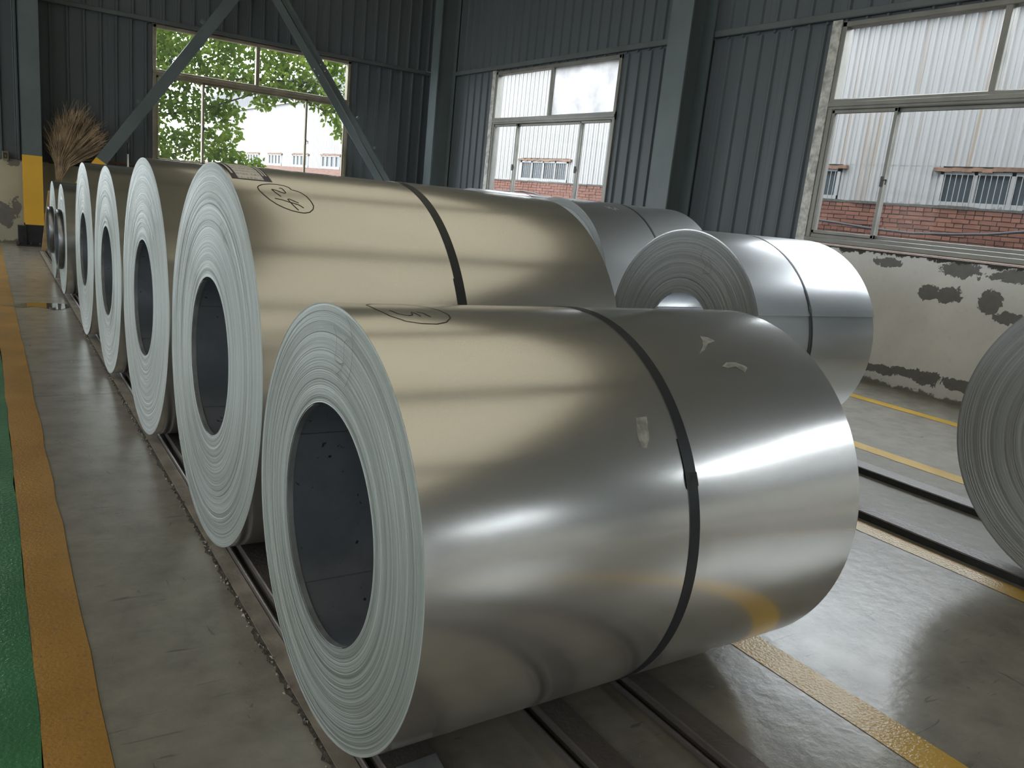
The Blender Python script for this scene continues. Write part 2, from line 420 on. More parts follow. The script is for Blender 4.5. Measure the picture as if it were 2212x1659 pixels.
# ================================================================== the shell
XW, YW = 7.55, 15.10
X0, Y0 = -17.0, -32.0
ZE, ZRIDGE, XR = 8.0, 9.6, -4.7
floor = tag(MB().box(X0, XW + .02, Y0, YW + .02, -.2, 0).build('floor', 'concrete'), 'polished grey concrete workshop floor with scuffs and painted lines', 'floor', kind='structure')
ground = tag(MB().box(-60, 90, -70, 120, -.5, -.2).build('ground', 'ground'), 'pale concrete yard outside the workshop', 'ground', kind='structure')
def strip(name, x0, x1, mat, label, y0=Y0 + 1, y1=14.2, jag=.004, step=.25):
    mb = MB(); n = int((y1 - y0) / step); L = []; R = []
    for i in range(n + 1):
        y = y0 + (y1 - y0) * i / n
        L.append((x0 + random.uniform(-jag, jag), y)); R.append((x1 + random.uniform(-jag, jag), y))
    for i in range(n):
        mb.quad([(*L[i], .0018), (*R[i], .0018), (*R[i + 1], .0018), (*L[i + 1], .0018)])
    o = mb.build(name, mat, floor); o['label'] = label; return o
strip('green_walkway', -2.2, .072, 'green', 'green painted walkway')
strip('edge_line', .072, .218, 'orange', 'worn ochre line beside the green walkway', jag=.005)
strip('yellow_line', 2.132, 2.272, 'yellow_line', 'broad yellow line between the coil rows', jag=.003)
strip('yellow_line', 3.61, 3.735, 'yellow_line', 'yellow line in front of the second row', jag=.003)
strip('yellow_line', 5.04, 5.185, 'yellow_line', 'yellow line behind the second row', jag=.003)
strip('yellow_line', 6.61, 6.75, 'yellow_line', 'yellow line along the plaster wall', jag=.003)
# crumbled groove beside the front rail
mb = MB(); y = -6.0; prev = None
while y < 13.9:
    w = .003 + max(0, random.gauss(.001, .006)); c = .680 + random.gauss(0, .003)
    cur = ((c - w, y, .0022), (.690, y, .0022))
    if prev: mb.quad([prev[0], prev[1], cur[1], cur[0]])
    prev = cur; y += random.uniform(.010, .03)
mb.build('crumbled_groove', 'groove', floor)
mb = MB()
for i in range(420):
    y = random.uniform(.6, 8); x = .676 + random.gauss(0, .006); s = abs(random.gauss(.003, .002)) + .001
    b = len(mb.v)
    mb.v += [(x + random.uniform(-s, s), y + random.uniform(-s, s) * 1.5, .001 + random.uniform(0, s)) for _ in range(6)] + [(x, y, s * 1.6)]
    for i2 in range(6): mb.f.append((b + i2, b + (i2 + 1) % 6, b + 6)); mb.sm.append(False)
tag(mb.build('concrete_crumbs', 'rubble', floor), kind='stuff')
MB().box(.689, .742, -6, 13.9, -.01, .004).build('edge_plate', 'plate', floor)

# puddle on the aisle
root = tag(MB().prism([(.105, 8.80), (.20, 8.84), (.30, 8.93), (.36, 8.99), (.55, 8.96), (.668, 8.90), (.668, 8.74), (.60, 8.60), (.52, 8.57), (.46, 8.66), (.36, 8.74), (.28, 8.69), (.18, 8.74)], .0020, .0032).build('puddle', 'water'), 'thin puddle of water on the aisle beside the coil rail', 'puddle')

# ---------------------------------------------------------------- cladding sheets
PITCH = .232
def sheet_mesh(z0, z1, n=4, sign=1):
    """vertical sheet, width n*PITCH along +X, ribs towards -Y"""
    pr = []
    for i in range(n):
        u = i * PITCH
        pr += [(u, 0), (u + .080, 0), (u + .086, -.004), (u + .092, 0), (u + .100, 0), (u + .112, -.028), (u + .134, -.028), (u + .146, 0)]
    pr.append((n * PITCH - .0015, 0))
    mb = MB()
    for (u0, d0), (u1, d1) in zip(pr, pr[1:]):
        mb.quad([(u0, d0, z0), (u1, d1, z0), (u1, d1, z1), (u0, d0, z1)])
    mb.quad([(0, .04, z0), (0, .04, z1), (n * PITCH, .04, z1), (n * PITCH, .04, z0)])
    mb.quad([(0, 0, z0), (0, 0, z1), (0, .04, z1), (0, .04, z0)]); mb.quad([(n * PITCH - .0015, 0, z0), (n * PITCH - .0015, .04, z0), (n * PITCH - .0015, .04, z1), (n * PITCH - .0015, 0, z1)])
    return mb.mesh('cladding_sheet', M['clad'])
SHEETS = {}
def lay_sheets(wall, u0, u1, z0, z1, place):
    W = 4 * PITCH; u = u0
    while u < u1 - .02:
        n = min(4, max(1, int(round((u1 - u) / PITCH))))
        w = min(n * PITCH, u1 - u)
        key = (n, round(z0, 3), round(z1, 3))
        if key not in SHEETS: SHEETS[key] = sheet_mesh(z0, z1, n)
        o = add('cladding_sheet', SHEETS[key], wall)
        place(o, u)
        o.scale.x = w / (n * PITCH)
        u += w
WIN_R = [(12.70, 9.25), (5.845, 2.40), (-1.0, -4.44), (-7.85, -11.3), (-14.7, -18.1), (-21.5, -25.0)]
WIN_B = [(2.44, 5.86), (-4.4, -1.0), (-11.3, -7.9)]
ZG = 3.60
wall_r = tag(MB().box(XW, XW + .24, Y0, YW + .24, -.2, 1.30).build('wall_right', 'plaster'), 'low peeling plaster wall with dark metal cladding above it', 'wall', kind='structure')
def pr_(o, u): o.location = (XW + .012, u, 0); o.rotation_euler = (0, 0, -math.pi / 2)
# right wall runs along -Y when turned by -90 deg: u decreases
def lay_right(ya, yb, z0, z1):
    lay_sheets(wall_r, 0, ya - yb, z0, z1, lambda o, u: (setattr(o, 'location', (XW + .012, ya - u, 0)), setattr(o, 'rotation_euler', (0, 0, -math.pi / 2))))
ys = [YW] + [v for w in WIN_R for v in w] + [Y0]
for k in range(0, len(ys), 2): lay_right(ys[k], ys[k + 1], 1.30, 3.572)
lay_right(YW, Y0, 3.572, ZE + .1)
for k, (ya, yb) in enumerate([(YW, 7.9), (7.5, 1.1), (.7, -20.5)]):
    MB().bbox(XW - .055, XW + .01, yb, ya, ZG, ZG + .075, .008).build('girt', 'girt', wall_r)
MB().box(XW - .012, XW + .30, -12, 9.24, 1.30, 1.312).build('wall_cap', 'groove', wall_r)
wall_b = tag(MB().box(X0, XW, YW - .05, YW + .2, -.2, 1.29).build('wall_back', 'plaster_back'), 'dark ribbed metal end wall on a low cream plaster base', 'wall', kind='structure')
def lay_back(xa, xb, z0, z1):
    lay_sheets(wall_b, 0, xb - xa, z0, z1, lambda o, u: setattr(o, 'location', (xa + u, YW + .012, 0)))
ZGB = 3.67
xs = [X0, -11.3, -7.9, -4.4, -1.0, 2.44, 5.86, XW]
for k in range(0, len(xs), 2): lay_back(xs[k], xs[k + 1], 1.29, 3.657)
# offset of the ribs matched to the wall left of the window
lay_back(X0, XW, 3.657, 9.8)
MB().bbox(X0, .55, YW - .055, YW + .01, ZGB, ZGB + .07, .008).build('girt', 'girt', wall_b)
MB().bbox(.80, XW, YW - .055, YW + .01, ZGB, ZGB + .07, .008).build('girt', 'girt', wall_b)

# ---------------------------------------------------------------- windows
def window(n, label, loc, rz, W, z0, t0, t1, z1, fr, jamb=0.0, film=None, sill=True, detail=True):
    """local x along the width, y outward, z up"""
    r = thing('window_%d' % n, label, 'window', loc, rz, kind='structure')
    f = .055; b = .09
    mb = MB(); j = jamb
    mb.bbox(j, j + f, -.02, .10, z0, z1, .006); mb.bbox(W - f, W, -.02, .10, z0, z1, .006)
    mb.bbox(j, W, -.02, .10, z1 - f, z1, .006); mb.bbox(j, W, -.035, .12, z0, z0 + b * .55, .006); mb.bbox(j, W, -.005, .12, z0 + b * .5, z0 + b, .006)
    mb.build('frame', fr, r)
    if jamb:
        MB().box(0, j, -.03, .10, z0, z1 + .02).build('jamb', 'alu_light', r)
    mb = MB().bbox(j, W, -.022, .09, t0, t1, .008); mb.bbox(j, W, -.034, -.02, t0 + .03, t1 - .035, .004); mb.build('transom', fr, r)
    c = (j + W) / 2
    MB().bbox(c - .032, c + .032, -.015, .08, t1, z1 - f, .006).build('mullion', fr, r)
    m1 = j + .235 * (W - j); m2 = W - .235 * (W - j)
    for i, (xa, xb, yy) in enumerate(((j + f, m1 + .02, .005), (m1 - .02, m2 + .02, .045), (m2 - .02, W - f, .005))):
        g = .036
        mb = MB().bbox(xa, xa + g, yy - .015, yy + .02, z0 + b, t0, .004).bbox(xb - g, xb, yy - .015, yy + .02, z0 + b, t0, .004)
        mb.bbox(xa, xb, yy - .015, yy + .02, z0 + b, z0 + b + g, .004).bbox(xa, xb, yy - .015, yy + .02, t0 - g, t0, .004)
        s = mb.build('sash', fr, r)
        MB().box(xa + g, xb - g, yy, yy + .005, z0 + b + g, t0 - g).build('glass_pane', 'glass', s)
    for i, (xa, xb) in enumerate(((j + f, c - .032), (c + .032, W - f))):
        MB().box(xa, xb, .03, .035, t1, z1 - f).build('glass_pane', 'glass_film' if film == i else 'glass', r)
    if detail:
        for x in (m1 + .005, m2 - .005):
            zz = z0 + .48 * (t0 - z0)
            MB().box(x - .012, x + .012, -.035, -.01, zz - .05, zz + .05).box(x, x + .05, -.03, -.02, zz + .01, zz + .022).box(x + .04, x + .05, -.03, -.02, zz - .03, zz + .022).build('latch', 'latch', r)
    if sill:
        MB().box(-.02, W + .05, -.05, .0, z0 - .012, z0 - .004).build('sill_flashing', 'flash', r)
    return r
def win_right(n, k, label, **kw):
    ya, yb = WIN_R[k]
    return window(n, label, (XW, ya, 0), -math.pi / 2, ya - yb, 1.335, 2.70, 2.81, 3.575, 'alu', jamb=.115 if k < 2 else .1, **kw)
window(1, 'bronze framed window with leafy tree outside behind crossing steel braces', (2.44, YW, 0), 0, 3.42, 1.42, 2.87, 2.97, 3.66, 'bronze', sill=False)
win_right(2, 0, 'grey sliding window beside the corner column with one frosted upper pane', film=1)
win_right(3, 1, 'large grey sliding window above the bare peeling plaster wall')
for i, k in enumerate((2, 3, 4, 5)): win_right(4 + i, k, 'grey sliding window further along the plaster wall', detail=False)['group'] = 'windows past the large window'
for i, k in enumerate((1, 2)): window(8 + i, 'bronze framed window further along the end wall', (WIN_B[k][0], YW, 0), 0, 3.4, 1.42, 2.87, 2.97, 3.66, 'bronze', sill=False, detail=False)['group'] = 'further end wall windows'

# ---------------------------------------------------------------- hall beyond the frame: roof with rooflights, far walls
ceil = thing('ceiling', 'cream lined pitched roof with rooflight strips', 'ceiling', (0, 0, 0), kind='structure')
SKW = 6.1
y = Y0
def roof_quad(mb, xa, za, xb, zb, ya, yb, t=.08):
    b = len(mb.v)
    mb.v += [(xa, ya, za), (xb, ya, zb), (xb, yb, zb), (xa, yb, za), (xa, ya, za + t), (xb, ya, zb + t), (xb, yb, zb + t), (xa, yb, za + t)]
    for f in ((0, 3, 2, 1), (4, 5, 6, 7), (0, 1, 5, 4), (1, 2, 6, 5), (2, 3, 7, 6), (3, 0, 4, 7)): mb.f.append(tuple(b + i for i in f)); mb.sm.append(False)
def rz_(x): return ZRIDGE - (ZRIDGE - ZE) * (abs(x - XR) / (XW - XR))
sky_y = [10.75 - 6.8 * i for i in range(6)]
edges = [YW + .2]
for s in sky_y: edges += [s + SKW / 2, s - SKW / 2]
edges.append(Y0)
for side in (1, -1):
    xe = XR + side * (XW - XR) + side * .25
    xa, xb = (3.0, 6.9) if side > 0 else (-5.7, -16.2)
    mb = MB()
    for k in range(0, len(edges), 2):
        if edges[k] > edges[k + 1]: roof_quad(mb, XR, rz_(XR), xe, rz_(xe), edges[k + 1], edges[k])
    for s in sky_y:
        roof_quad(mb, XR, rz_(XR), xa, rz_(xa), s - SKW / 2, s + SKW / 2)
        roof_quad(mb, xb, rz_(xb), xe, rz_(xe), s - SKW / 2, s + SKW / 2)
    mb.build('roof_lining', 'ceiling', ceil)
    for s in sky_y:
        mb = MB(); roof_quad(mb, xa, rz_(xa), xb, rz_(xb), s - SKW / 2, s + SKW / 2, .01); mb.build('rooflight', 'skylight' if side > 0 else 'skylight_fill', ceil)  # left-slope panes are added fill for the aisle and coil faces
        portal('rooflight_portal', ((xa + xb) / 2, s, (rz_(xa) + rz_(xb)) / 2 + .03), abs(xb - xa), SKW, (0, math.atan2(-(rz_(xb) - rz_(xa)), xb - xa) if side > 0 else math.atan2(-(rz_(xa) - rz_(xb)), xa - xb), 0))
    for k in range(7):
        mb = MB(); yy = 14.15 - 6.8 * k
        roof_quad(mb, XR, rz_(XR) - .55, xe, rz_(xe) - .5, yy - .1, yy + .1, .45); mb.build('rafter', 'girt', ceil)
wall_l = tag(MB().box(X0 - .2, X0, Y0, YW, -.2, 2.4).box(X0 - .2, X0, Y0, YW, 3.8, 8.2).build('wall_left', 'hall_wall'), 'pale far hall wall with a long window ribbon added to light the coil faces', 'wall', kind='structure')
MB().box(X0 - .06, X0 - .05, Y0, YW, 2.4, 3.8).build('glass_pane', 'glass', wall_l)  # ribbon glazing out of view, added to brighten the coil faces
for k in range(16): MB().box(X0 - .12, X0, Y0 + 3 * k, Y0 + 3 * k + .1, 2.4, 3.8).build('mullion', 'alu', wall_l)
portal('added_ribbon_portal', (X0 - .03, (Y0 + YW) / 2, 3.1), 1.4, YW - Y0, (0, -math.pi / 2, 0))
wall_f = tag(MB().box(X0, -9, Y0 - .2, Y0, -.2, 9.8).box(1, XW, Y0 - .2, Y0, -.2, 9.8).box(-9, 1, Y0 - .2, Y0, 5.5, 9.8).build('wall_front', 'hall_wall'), 'pale far end wall with a wide curtained opening added for its light', 'wall', kind='structure')
MB().box(-9, 1, Y0 - .1, Y0 - .09, -.2, 5.5).build('added_light_curtain', 'skylight', wall_f)  # unseen translucent sheet, added as a broad pale source for coil reflections
portal('added_doorway_portal', (-4, Y0 - .1, 2.7), 10, 5.5, (math.pi / 2, 0, 0)).rotation_euler = (math.pi / 2, 0, math.pi)
for ya, yb in WIN_R: portal('window_portal', (XW + .2, (ya + yb) / 2, 2.46), 2.2, ya - yb, (0, math.pi / 2, 0))
for xa, xb in WIN_B: portal('window_portal', ((xa + xb) / 2, YW + .2, 2.55), xb - xa, 2.2, (-math.pi / 2, 0, 0))

# ---------------------------------------------------------------- columns
def h_column(label, loc, face, fw, dep, zt, yellow):
    """face: 'x' flange faces -X, 'y' flange faces -Y"""
    r = thing('steel_column', label, 'column', loc)
    def sect(z0, z1, g=0.0):
        t = .018; mb = MB(); h = fw / 2
        for (a0, a1, b0, b1) in ((-h - g, h + g, -g, t), (-h - g, h + g, dep - t, dep + g), (-.007 - g, .007 + g, t, dep - t)):
            if face == 'y': mb.box(a0, a1, b0, b1, z0, z1)
            else: mb.box(b0, b1, a0, a1, z0, z1)
        return mb
    if yellow:
        sect(1.375, zt).build('shaft', 'column', r); o = sect(.33, 1.375, .0015).build('painted_band', 'yellow', r); o['label'] = 'yellow warning paint on the column'
        o = sect(.02, .33, .003).build('painted_foot', 'black_paint', r)
        h = fw / 2
        MB().box(-h - .12, h + .06, -.06, dep + .02, 0, .022).build('base_plate', 'black_paint', r)
        MB().box(-h - .10, -h + .01, -.04, .12, .022, .31).box(-h - .085, -h - .03, -.055, -.04, .06, .16).build('foot_block', 'black_paint', r)
        for x in (-h - .09, -.06, .06): MB().tube([(x, -.045, .02), (x, -.045, .06)], .012, 6).build('anchor_bolt', 'steel_dark', r)
        MB().box(h, h + .06, .05, .12, .30, .52).build('brace_gusset', 'yellow', r)
    else:
        sect(.02, zt).build('shaft', 'column', r)
        mb = MB()
        mb.box(-.05, dep, -fw / 2 - .04, fw / 2 + .04, 0, .02) if face == 'x' else mb.box(-fw / 2 - .04, fw / 2 + .04, -.05, dep, 0, .02)
        mb.build('base_plate', 'column', r)
    return r
h_column('grey steel column with yellow lower part standing by the aisle end', (.672, 14.60, 0), 'y', .25, .40, 9.0, True)
h_column('grey steel column between the two grey sliding windows', (7.10, 7.70, 0), 'x', .37, .40, 8.0, False)
h_column('grey steel column in the far corner of the two walls', (7.12, 14.15, 0), 'x', .28, .38, 8.0, False)
for i in range(1, 5): h_column('grey steel column further along the plaster wall past the large window', (7.10, 7.70 - 6.8 * i, 0), 'x', .37, .40, 8.0, False)['group'] = 'columns past the large window'

# ---------------------------------------------------------------- diagonal braces
def brace_bar(p0, p1, w, y0, y1, off=0.0):
    """flat bar in the XZ plane from p0 to p1 (x, z), width w"""
    d = Vector((p1[0] - p0[0], p1[1] - p0[1])); d.normalize(); n = Vector((-d.y, d.x))
    mb = MB(); c = []
    for p in (p0, p1):
        for s in (off - w / 2, off + w / 2): c.append((p[0] + n.x * s, p[1] + n.y * s))
    a, b, c2, d2 = c[0], c[1], c[3], c[2]
    pts = [a, b, c2, d2]; vb = len(mb.v)
    for y in (y0, y1): mb.v += [(p[0], y, p[1]) for p in pts]
    for f in ((0, 1, 2, 3), (7, 6, 5, 4), (0, 4, 5, 1), (1, 5, 6, 2), (2, 6, 7, 3), (3, 7, 4, 0)): mb.f.append(tuple(vb + i for i in f)); mb.sm.append(False)
    return mb
def ljoin(p0, p1, t): return (p0[0] + (p1[0] - p0[0]) * t, p0[1] + (p1[1] - p0[1]) * t)
pl0, pl1 = (.93, .43), (5.75, 7.3)
r = thing('diagonal_brace', 'solid grey diagonal brace with yellow foot rising from the aisle column', 'brace', (pl0[0], 14.60, 0))
sh = lambda p: (p[0] - pl0[0], p[1])
q0, q1 = sh(pl0), sh(pl1)
ty = (1.40 - pl0[1]) / (pl1[1] - pl0[1])
brace_bar(ljoin(q0, q1, ty), q1, .175, 0, .012).build('web', 'column', r)
o = brace_bar(q0, ljoin(q0, q1, ty), .178, -.0005, .0125).build('painted_foot', 'yellow', r); o['label'] = 'yellow painted lower end'
for s in (-1, 1): brace_bar(q0, q1, .012, .0126, .075, s * .08).build('flange', 'column', r)
for t in [(z - pl0[1]) / (pl1[1] - pl0[1]) for z in (2.29, 2.98, 3.67, 4.23)]:
    c = ljoin(q0, q1, t); d = Vector((q1[0] - q0[0], q1[1] - q0[1])).normalized(); e = ljoin(q0, q1, t + .006)
    brace_bar(c, e, .06, .02, .05, .125).build('cleat', 'column', r)
pr0, pr1 = (6.98, .81), (2.14, 7.30)
r = thing('diagonal_brace', 'paired grey diagonal brace bars with bolt holes leaning to the corner column', 'brace', (pr0[0], 14.50, 0))
sh = lambda p: (p[0] - pr0[0], p[1]); q0, q1 = sh(pr0), sh(pr1)
brace_bar(q0, q1, .13, .0, .012, .085).build('bar', 'column', r)
brace_bar(q0, q1, .012, .0125, .07, .026).build('flange', 'column', r)
brace_bar(q0, q1, .13, .075, .087, -.065).build('bar', 'column', r)
brace_bar(q0, q1, .012, .0125, .0745, -.006).build('flange', 'column', r)
for t in [(z - pr0[1]) / (pr1[1] - pr0[1]) for z in (2.03, 2.52, 3.02)]:
    brace_bar(ljoin(q0, q1, t), ljoin(q0, q1, t + .005), .05, .02, .05, -.16).build('cleat', 'column', r)
for (z_, of) in ((3.40, .11), (3.30, .10), (3.40, -.06), (3.30, -.07)):
    t = (z_ - pr0[1]) / (pr1[1] - pr0[1])
    d = Vector((q1[0] - q0[0], q1[1] - q0[1])).normalized(); n = Vector((-d.y, d.x)); c = ljoin(q0, q1, t)
    px, pz = c[0] + n.x * of, c[1] + n.y * of
    MB().tube([(px, -.004 if of > 0 else .071, pz), (px, -.001 if of > 0 else .074, pz)], .012, 8).build('bolt_hole_rim', 'white_paint', r)

# ================================================================== rails
def rail(label, x0, x1, lip, y0=-6.0, y1=13.9):
    r = thing('steel_rail', label, 'rail', (x0, y0, 0)); w = x1 - x0; L = y1 - y0
    MB().bbox(0, w, 0, L, 0, .04, .004).build('bar', 'rail', r)
    if lip:
        MB().bbox(-.030, -.020, 0, L, 0, .022, .003).build('side_lip', 'rail', r)
        MB().box(-.020, -.0005, 0, L, 0, .006).build('gutter', 'rubber', r)
    else:
        MB().box(-.004, -.0005, 0, L, .002, .037).build('rubber_face', 'rubber', r)
    return r
rail('wide dark steel rail under the front faces of the near coil row', .775, .915, True)
rail('dark steel rail in the middle under the near coil row', 1.262, 1.355, True)
rail('dark steel rail under the straps of the near coil row', 1.602, 1.690, True)
rail('black faced rail next to the yellow line under the second coil row', 3.780, 3.885, False)
rail('black faced rail under the far ends of the second coil row', 4.510, 4.645, False)
tag(MB().prism([(.79, 1.44), (.905, 1.46), (.912, 1.52), (.80, 1.515)], .0405, .0435).build('steel_shim', 'shim'), 'bare steel shim lying on the wide rail below the smallest near coil', 'shim')

# ================================================================== coils
ZR = .0402
def ribbon_on_cyl(pts, R, w, lift=.0007):
    """(x, angle deg) polyline drawn as a flat stroke on a cylinder about X"""
    P = []
    for i in range(len(pts) - 1):
        n = max(2, int(abs(pts[i + 1][1] - pts[i][1]) / 1.5) + 1)
        for k in range(n): P.append((pts[i][0] + (pts[i + 1][0] - pts[i][0]) * k / n, math.radians(pts[i][1] + (pts[i + 1][1] - pts[i][1]) * k / n) * R))
    P.append((pts[-1][0], math.radians(pts[-1][1]) * R))
    mb = MB(); rr = R + lift; pv = None
    for i, p in enumerate(P):
        a = P[max(i - 1, 0)]; b = P[min(i + 1, len(P) - 1)]; d = Vector((b[0] - a[0], b[1] - a[1]))
        d = d.normalized() if d.length else Vector((1, 0)); n = Vector((-d.y, d.x)) * (w / 2)
        row = []
        for s in (1, -1):
            x = p[0] + n.x * s; A = (p[1] + n.y * s) / R; row.append((x, -rr * math.cos(A), rr * math.sin(A)))
        if pv: mb.quad([pv[0], pv[1], row[1], row[0]], True)
        pv = row
    return mb
def patch_on_cyl(poly, R, lift=.0006):
    mb = MB(); rr = R + lift
    cx = sum(p[0] for p in poly) / len(poly); ca = sum(p[1] for p in poly) / len(poly)
    n = len(poly)
    for i in range(n):
        p, q = poly[i], poly[(i + 1) % n]
        tri = []
        for x, A in ((cx, ca), p, q):
            A = math.radians(A); tri.append((x, -rr * math.cos(A), rr * math.sin(A)))
        mb.quad(tri, True)
    return mb
def stroke_on_face(pts, w, x=-.0032):
    mb = MB()
    for (a, b) in zip(pts, pts[1:]):
        a = Vector(a); b = Vector(b); d = (b - a); 
        if d.length < 1e-6: continue
        d.normalize(); n = Vector((-d.y, d.x)) * w / 2
        mb.quad([(x, *(a + n)), (x, *(a - n)), (x, *(b - n)), (x, *(b + n))])
    return mb
def coil(label, x0, L, y, R, rin, bands, group, edge='edge', rings=60, segs=160, flap=None, core=None, seed=0, bore='bore', wrap='sheet'):
    rnd = random.Random(seed)
    r = thing('steel_coil', label, 'steel coil', (x0, y, ZR), group=group)
    ax = (0, 0, R)
    prof = []; off = 0
    rad = rin
    k = rings
    for i in range(k + 1):
        rad = rin + (R - rin) * i / k
        off = .8 * off + rnd.gauss(0, .00035); off = max(-.0012, min(.0012, off))
        o2 = 0 if i in (0, k) else off
        prof.append((o2, rad))
        if 0 < i < k and rnd.random() < .35: prof.append((o2 + rnd.choice((-.0005, .0005)), rad + .0004))
    f = MB().lathe(prof, segs, False); f.build('wound_end', edge, r, ax)
    MB().lathe([(0, R), (.004, R), (L - .004, R), (L, R)], segs * 2, True).build('outer_wrap', wrap, r, ax)
    MB().lathe([(L, R), (L, rin)], segs, False).build('rear_end', edge, r, ax)
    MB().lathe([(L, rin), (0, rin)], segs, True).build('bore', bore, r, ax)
    MB().ring(.002, .018, rin - .0005, rin - .003, 60, math.radians(115), math.radians(300)).build('inner_lip', 'shim', r, ax)
    # last inner lap inside the bore
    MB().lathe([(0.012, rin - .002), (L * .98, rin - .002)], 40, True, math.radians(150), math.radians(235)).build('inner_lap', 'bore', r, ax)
    for bx in bands:
        w = .033 if wrap == 'sheet' else .018
        R0 = R
        if flap: R = R + .0075
        b = MB().ring(bx, bx + w, R + .0002, R + .0018, segs * 2).build('strap', 'strap', r, ax)
        MB().ring(bx - .003, bx + w - .001, R + .0018, R + .0032, 12, math.radians(21), math.radians(34)).build('strap_overlap', 'strap', b)
        MB().ring(bx - .004, bx + w + .001, R + .0032, R + .0042, 3, math.radians(21.5), math.radians(25)).build('strap_seal', 'strap_seal', b)
        R = R0
    if flap:
        MB().ring(-.001, L + .001, R + .001, R + .008, 80, math.radians(flap), math.radians(200)).build('loose_outer_lap', wrap, r, ax)
        MB().lathe([(0.0, R + .0005), (-.001, R + .009)], 2, False, math.radians(flap), math.radians(flap + .3)).build('lap_edge', 'sheet', r, ax)
    if core:
        c1, pro = core
        MB().lathe([(-pro, rin + .004), (-pro, c1), (.002, c1)], segs, [False, True]).build('telescoped_core', 'core', r, ax)
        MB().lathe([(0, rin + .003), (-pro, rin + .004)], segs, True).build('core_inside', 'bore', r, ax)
    return r, ax
G1 = 'coils of the near row'; G2 = 'coils of the second row'
A, axA = coil('smallest near coil with black strap and marked five, first of its row', .688, 1.40, 1.787, .552, .305, [.715], G1, rings=90, segs=200, seed=1)
B, axB = coil('big galvanised coil with paper label and circled 2# marking', .686, 1.41, 3.048, .706, .297, [.69], G1, rings=100, segs=200, seed=2)
Cc, axC = coil('big galvanised coil right behind the coil with the paper label', .678, 1.40, 4.474, .706, .300, [.70], G1, rings=80, seed=3)
coil('galvanised coil between two larger gaps, third behind the marked five coil', .668, 1.38, 5.861, .672, .292, [.70], G1, rings=60, seed=4)
coil('galvanised coil just in front of the two coils with protruding cores', .661, 1.38, 7.212, .672, .289, [.70], G1, rings=50, seed=5)
coil('small coil with protruding dark core next to the larger coils', .668, 1.2, 9.40, .550, .255, [.5], G1, rings=40, core=(.30, .05), seed=6)
coil('small coil with protruding dark core at the aisle column end', .668, 1.2, 10.62, .545, .235, [.5], G1, rings=40, core=(.262, .055), seed=7)
Hc, axH = coil('shiny coil with loose lapped outer sheet and dark wound end', 3.76, 1.14, 3.71, .660, .272, [.475], G2, 'edge_grey', rings=80, segs=200, flap=19.6, seed=8, bore='sheet', wrap='sheet_dull')
Ic, axI = coil('coil with faint chalk squiggle behind the loose lapped coil', 3.72, 1.16, 5.13, .727, .28, [.56], G2, 'edge_grey', rings=60, seed=9, wrap='sheet_dull')
coil('coil of the second row standing below the sliding window with frosted pane', 3.80, 1.16, 6.60, .735, .28, [.56], G2, 'edge_grey', rings=50, seed=10, wrap='sheet_dull')
coil('coil of the second row nearest the corner column', 3.75, 1.16, 8.10, .735, .28, [.56], G2, 'edge_grey', rings=40, seed=11, wrap='sheet_dull')
coil('dark ended coil standing apart beside the bare plaster wall', 3.736, 1.18, 1.160, .675, .25, [.55], G2, 'edge_grey', rings=90, segs=220, seed=12, wrap='sheet_dull')

# markings and label on the coil surfaces (x from the coil's front, angle from -Y up)
def shiftx(pts, dx): return [(p[0] - dx, p[1]) for p in pts]
RB = .706
for pts in ([(.88, 65.0), (.876, 66.3), (.863, 67.2), (.839, 67.7), (.813, 67.5), (.786, 66.7), (.77, 65.5), (.765, 64.6), (.765, 63.2), (.774, 61.0), (.787, 58.8), (.806, 56.8), (.827, 55.5), (.849, 54.6), (.873, 54.1), (.889, 54.0), (.908, 54.5), (.924, 55.9), (.931, 57.5), (.929, 59.6), (.922, 62.0), (.909, 63.8), (.895, 64.7), (.882, 65.0)],
            [(.839, 65.4), (.846, 65.5), (.85, 64.8), (.854, 63.2), (.851, 62.7), (.839, 63.0), (.825, 63.9), (.812, 64.3), (.81, 64.2), (.819, 62.4), (.831, 60.8)],
            [(.807, 59.6), (.829, 59.2), (.85, 58.4), (.867, 57.9), (.882, 57.3), (.893, 56.2)],
            [(.882, 58.3), (.868, 59.1), (.855, 59.9), (.85, 59.7), (.854, 58.4), (.862, 56.7), (.872, 55.0)]):
    ribbon_on_cyl(shiftx(pts, .686), RB, .0034).build('marker_stroke', 'ink', B, axB)
def band_patch(x0, x1, a0, a1, R, lift, uv=False):
    mb = MB(); n = 14; rr = R + lift; mb.uv = [] if uv else None
    for i in range(n + 1):
        A = math.radians(a0 + (a1 - a0) * i / n)
        for x in (x0, x1): mb.v.append((x, -rr * math.cos(A), rr * math.sin(A)))
        if uv: mb.uv += [(0, 1 - i / n), (1, 1 - i / n)]
    for i in range(n): mb.f.append((2 * i, 2 * i + 1, 2 * i + 3, 2 * i + 2)); mb.sm.append(True)
    return mb
lab = band_patch(.009, .142, 69.0, 96, RB, .0006).build('label_backing', 'navy', B, axB)
band_patch(.030, .116, 69.4, 96, RB, .0011, True).build('paper_label', 'paper', lab)
for xa, xb in ((.016, .023), (.121, .127), (.131, .136)): band_patch(xa, xb, 73, 95, RB, .0011).build('label_stripe', 'paper', lab)
RA = .552
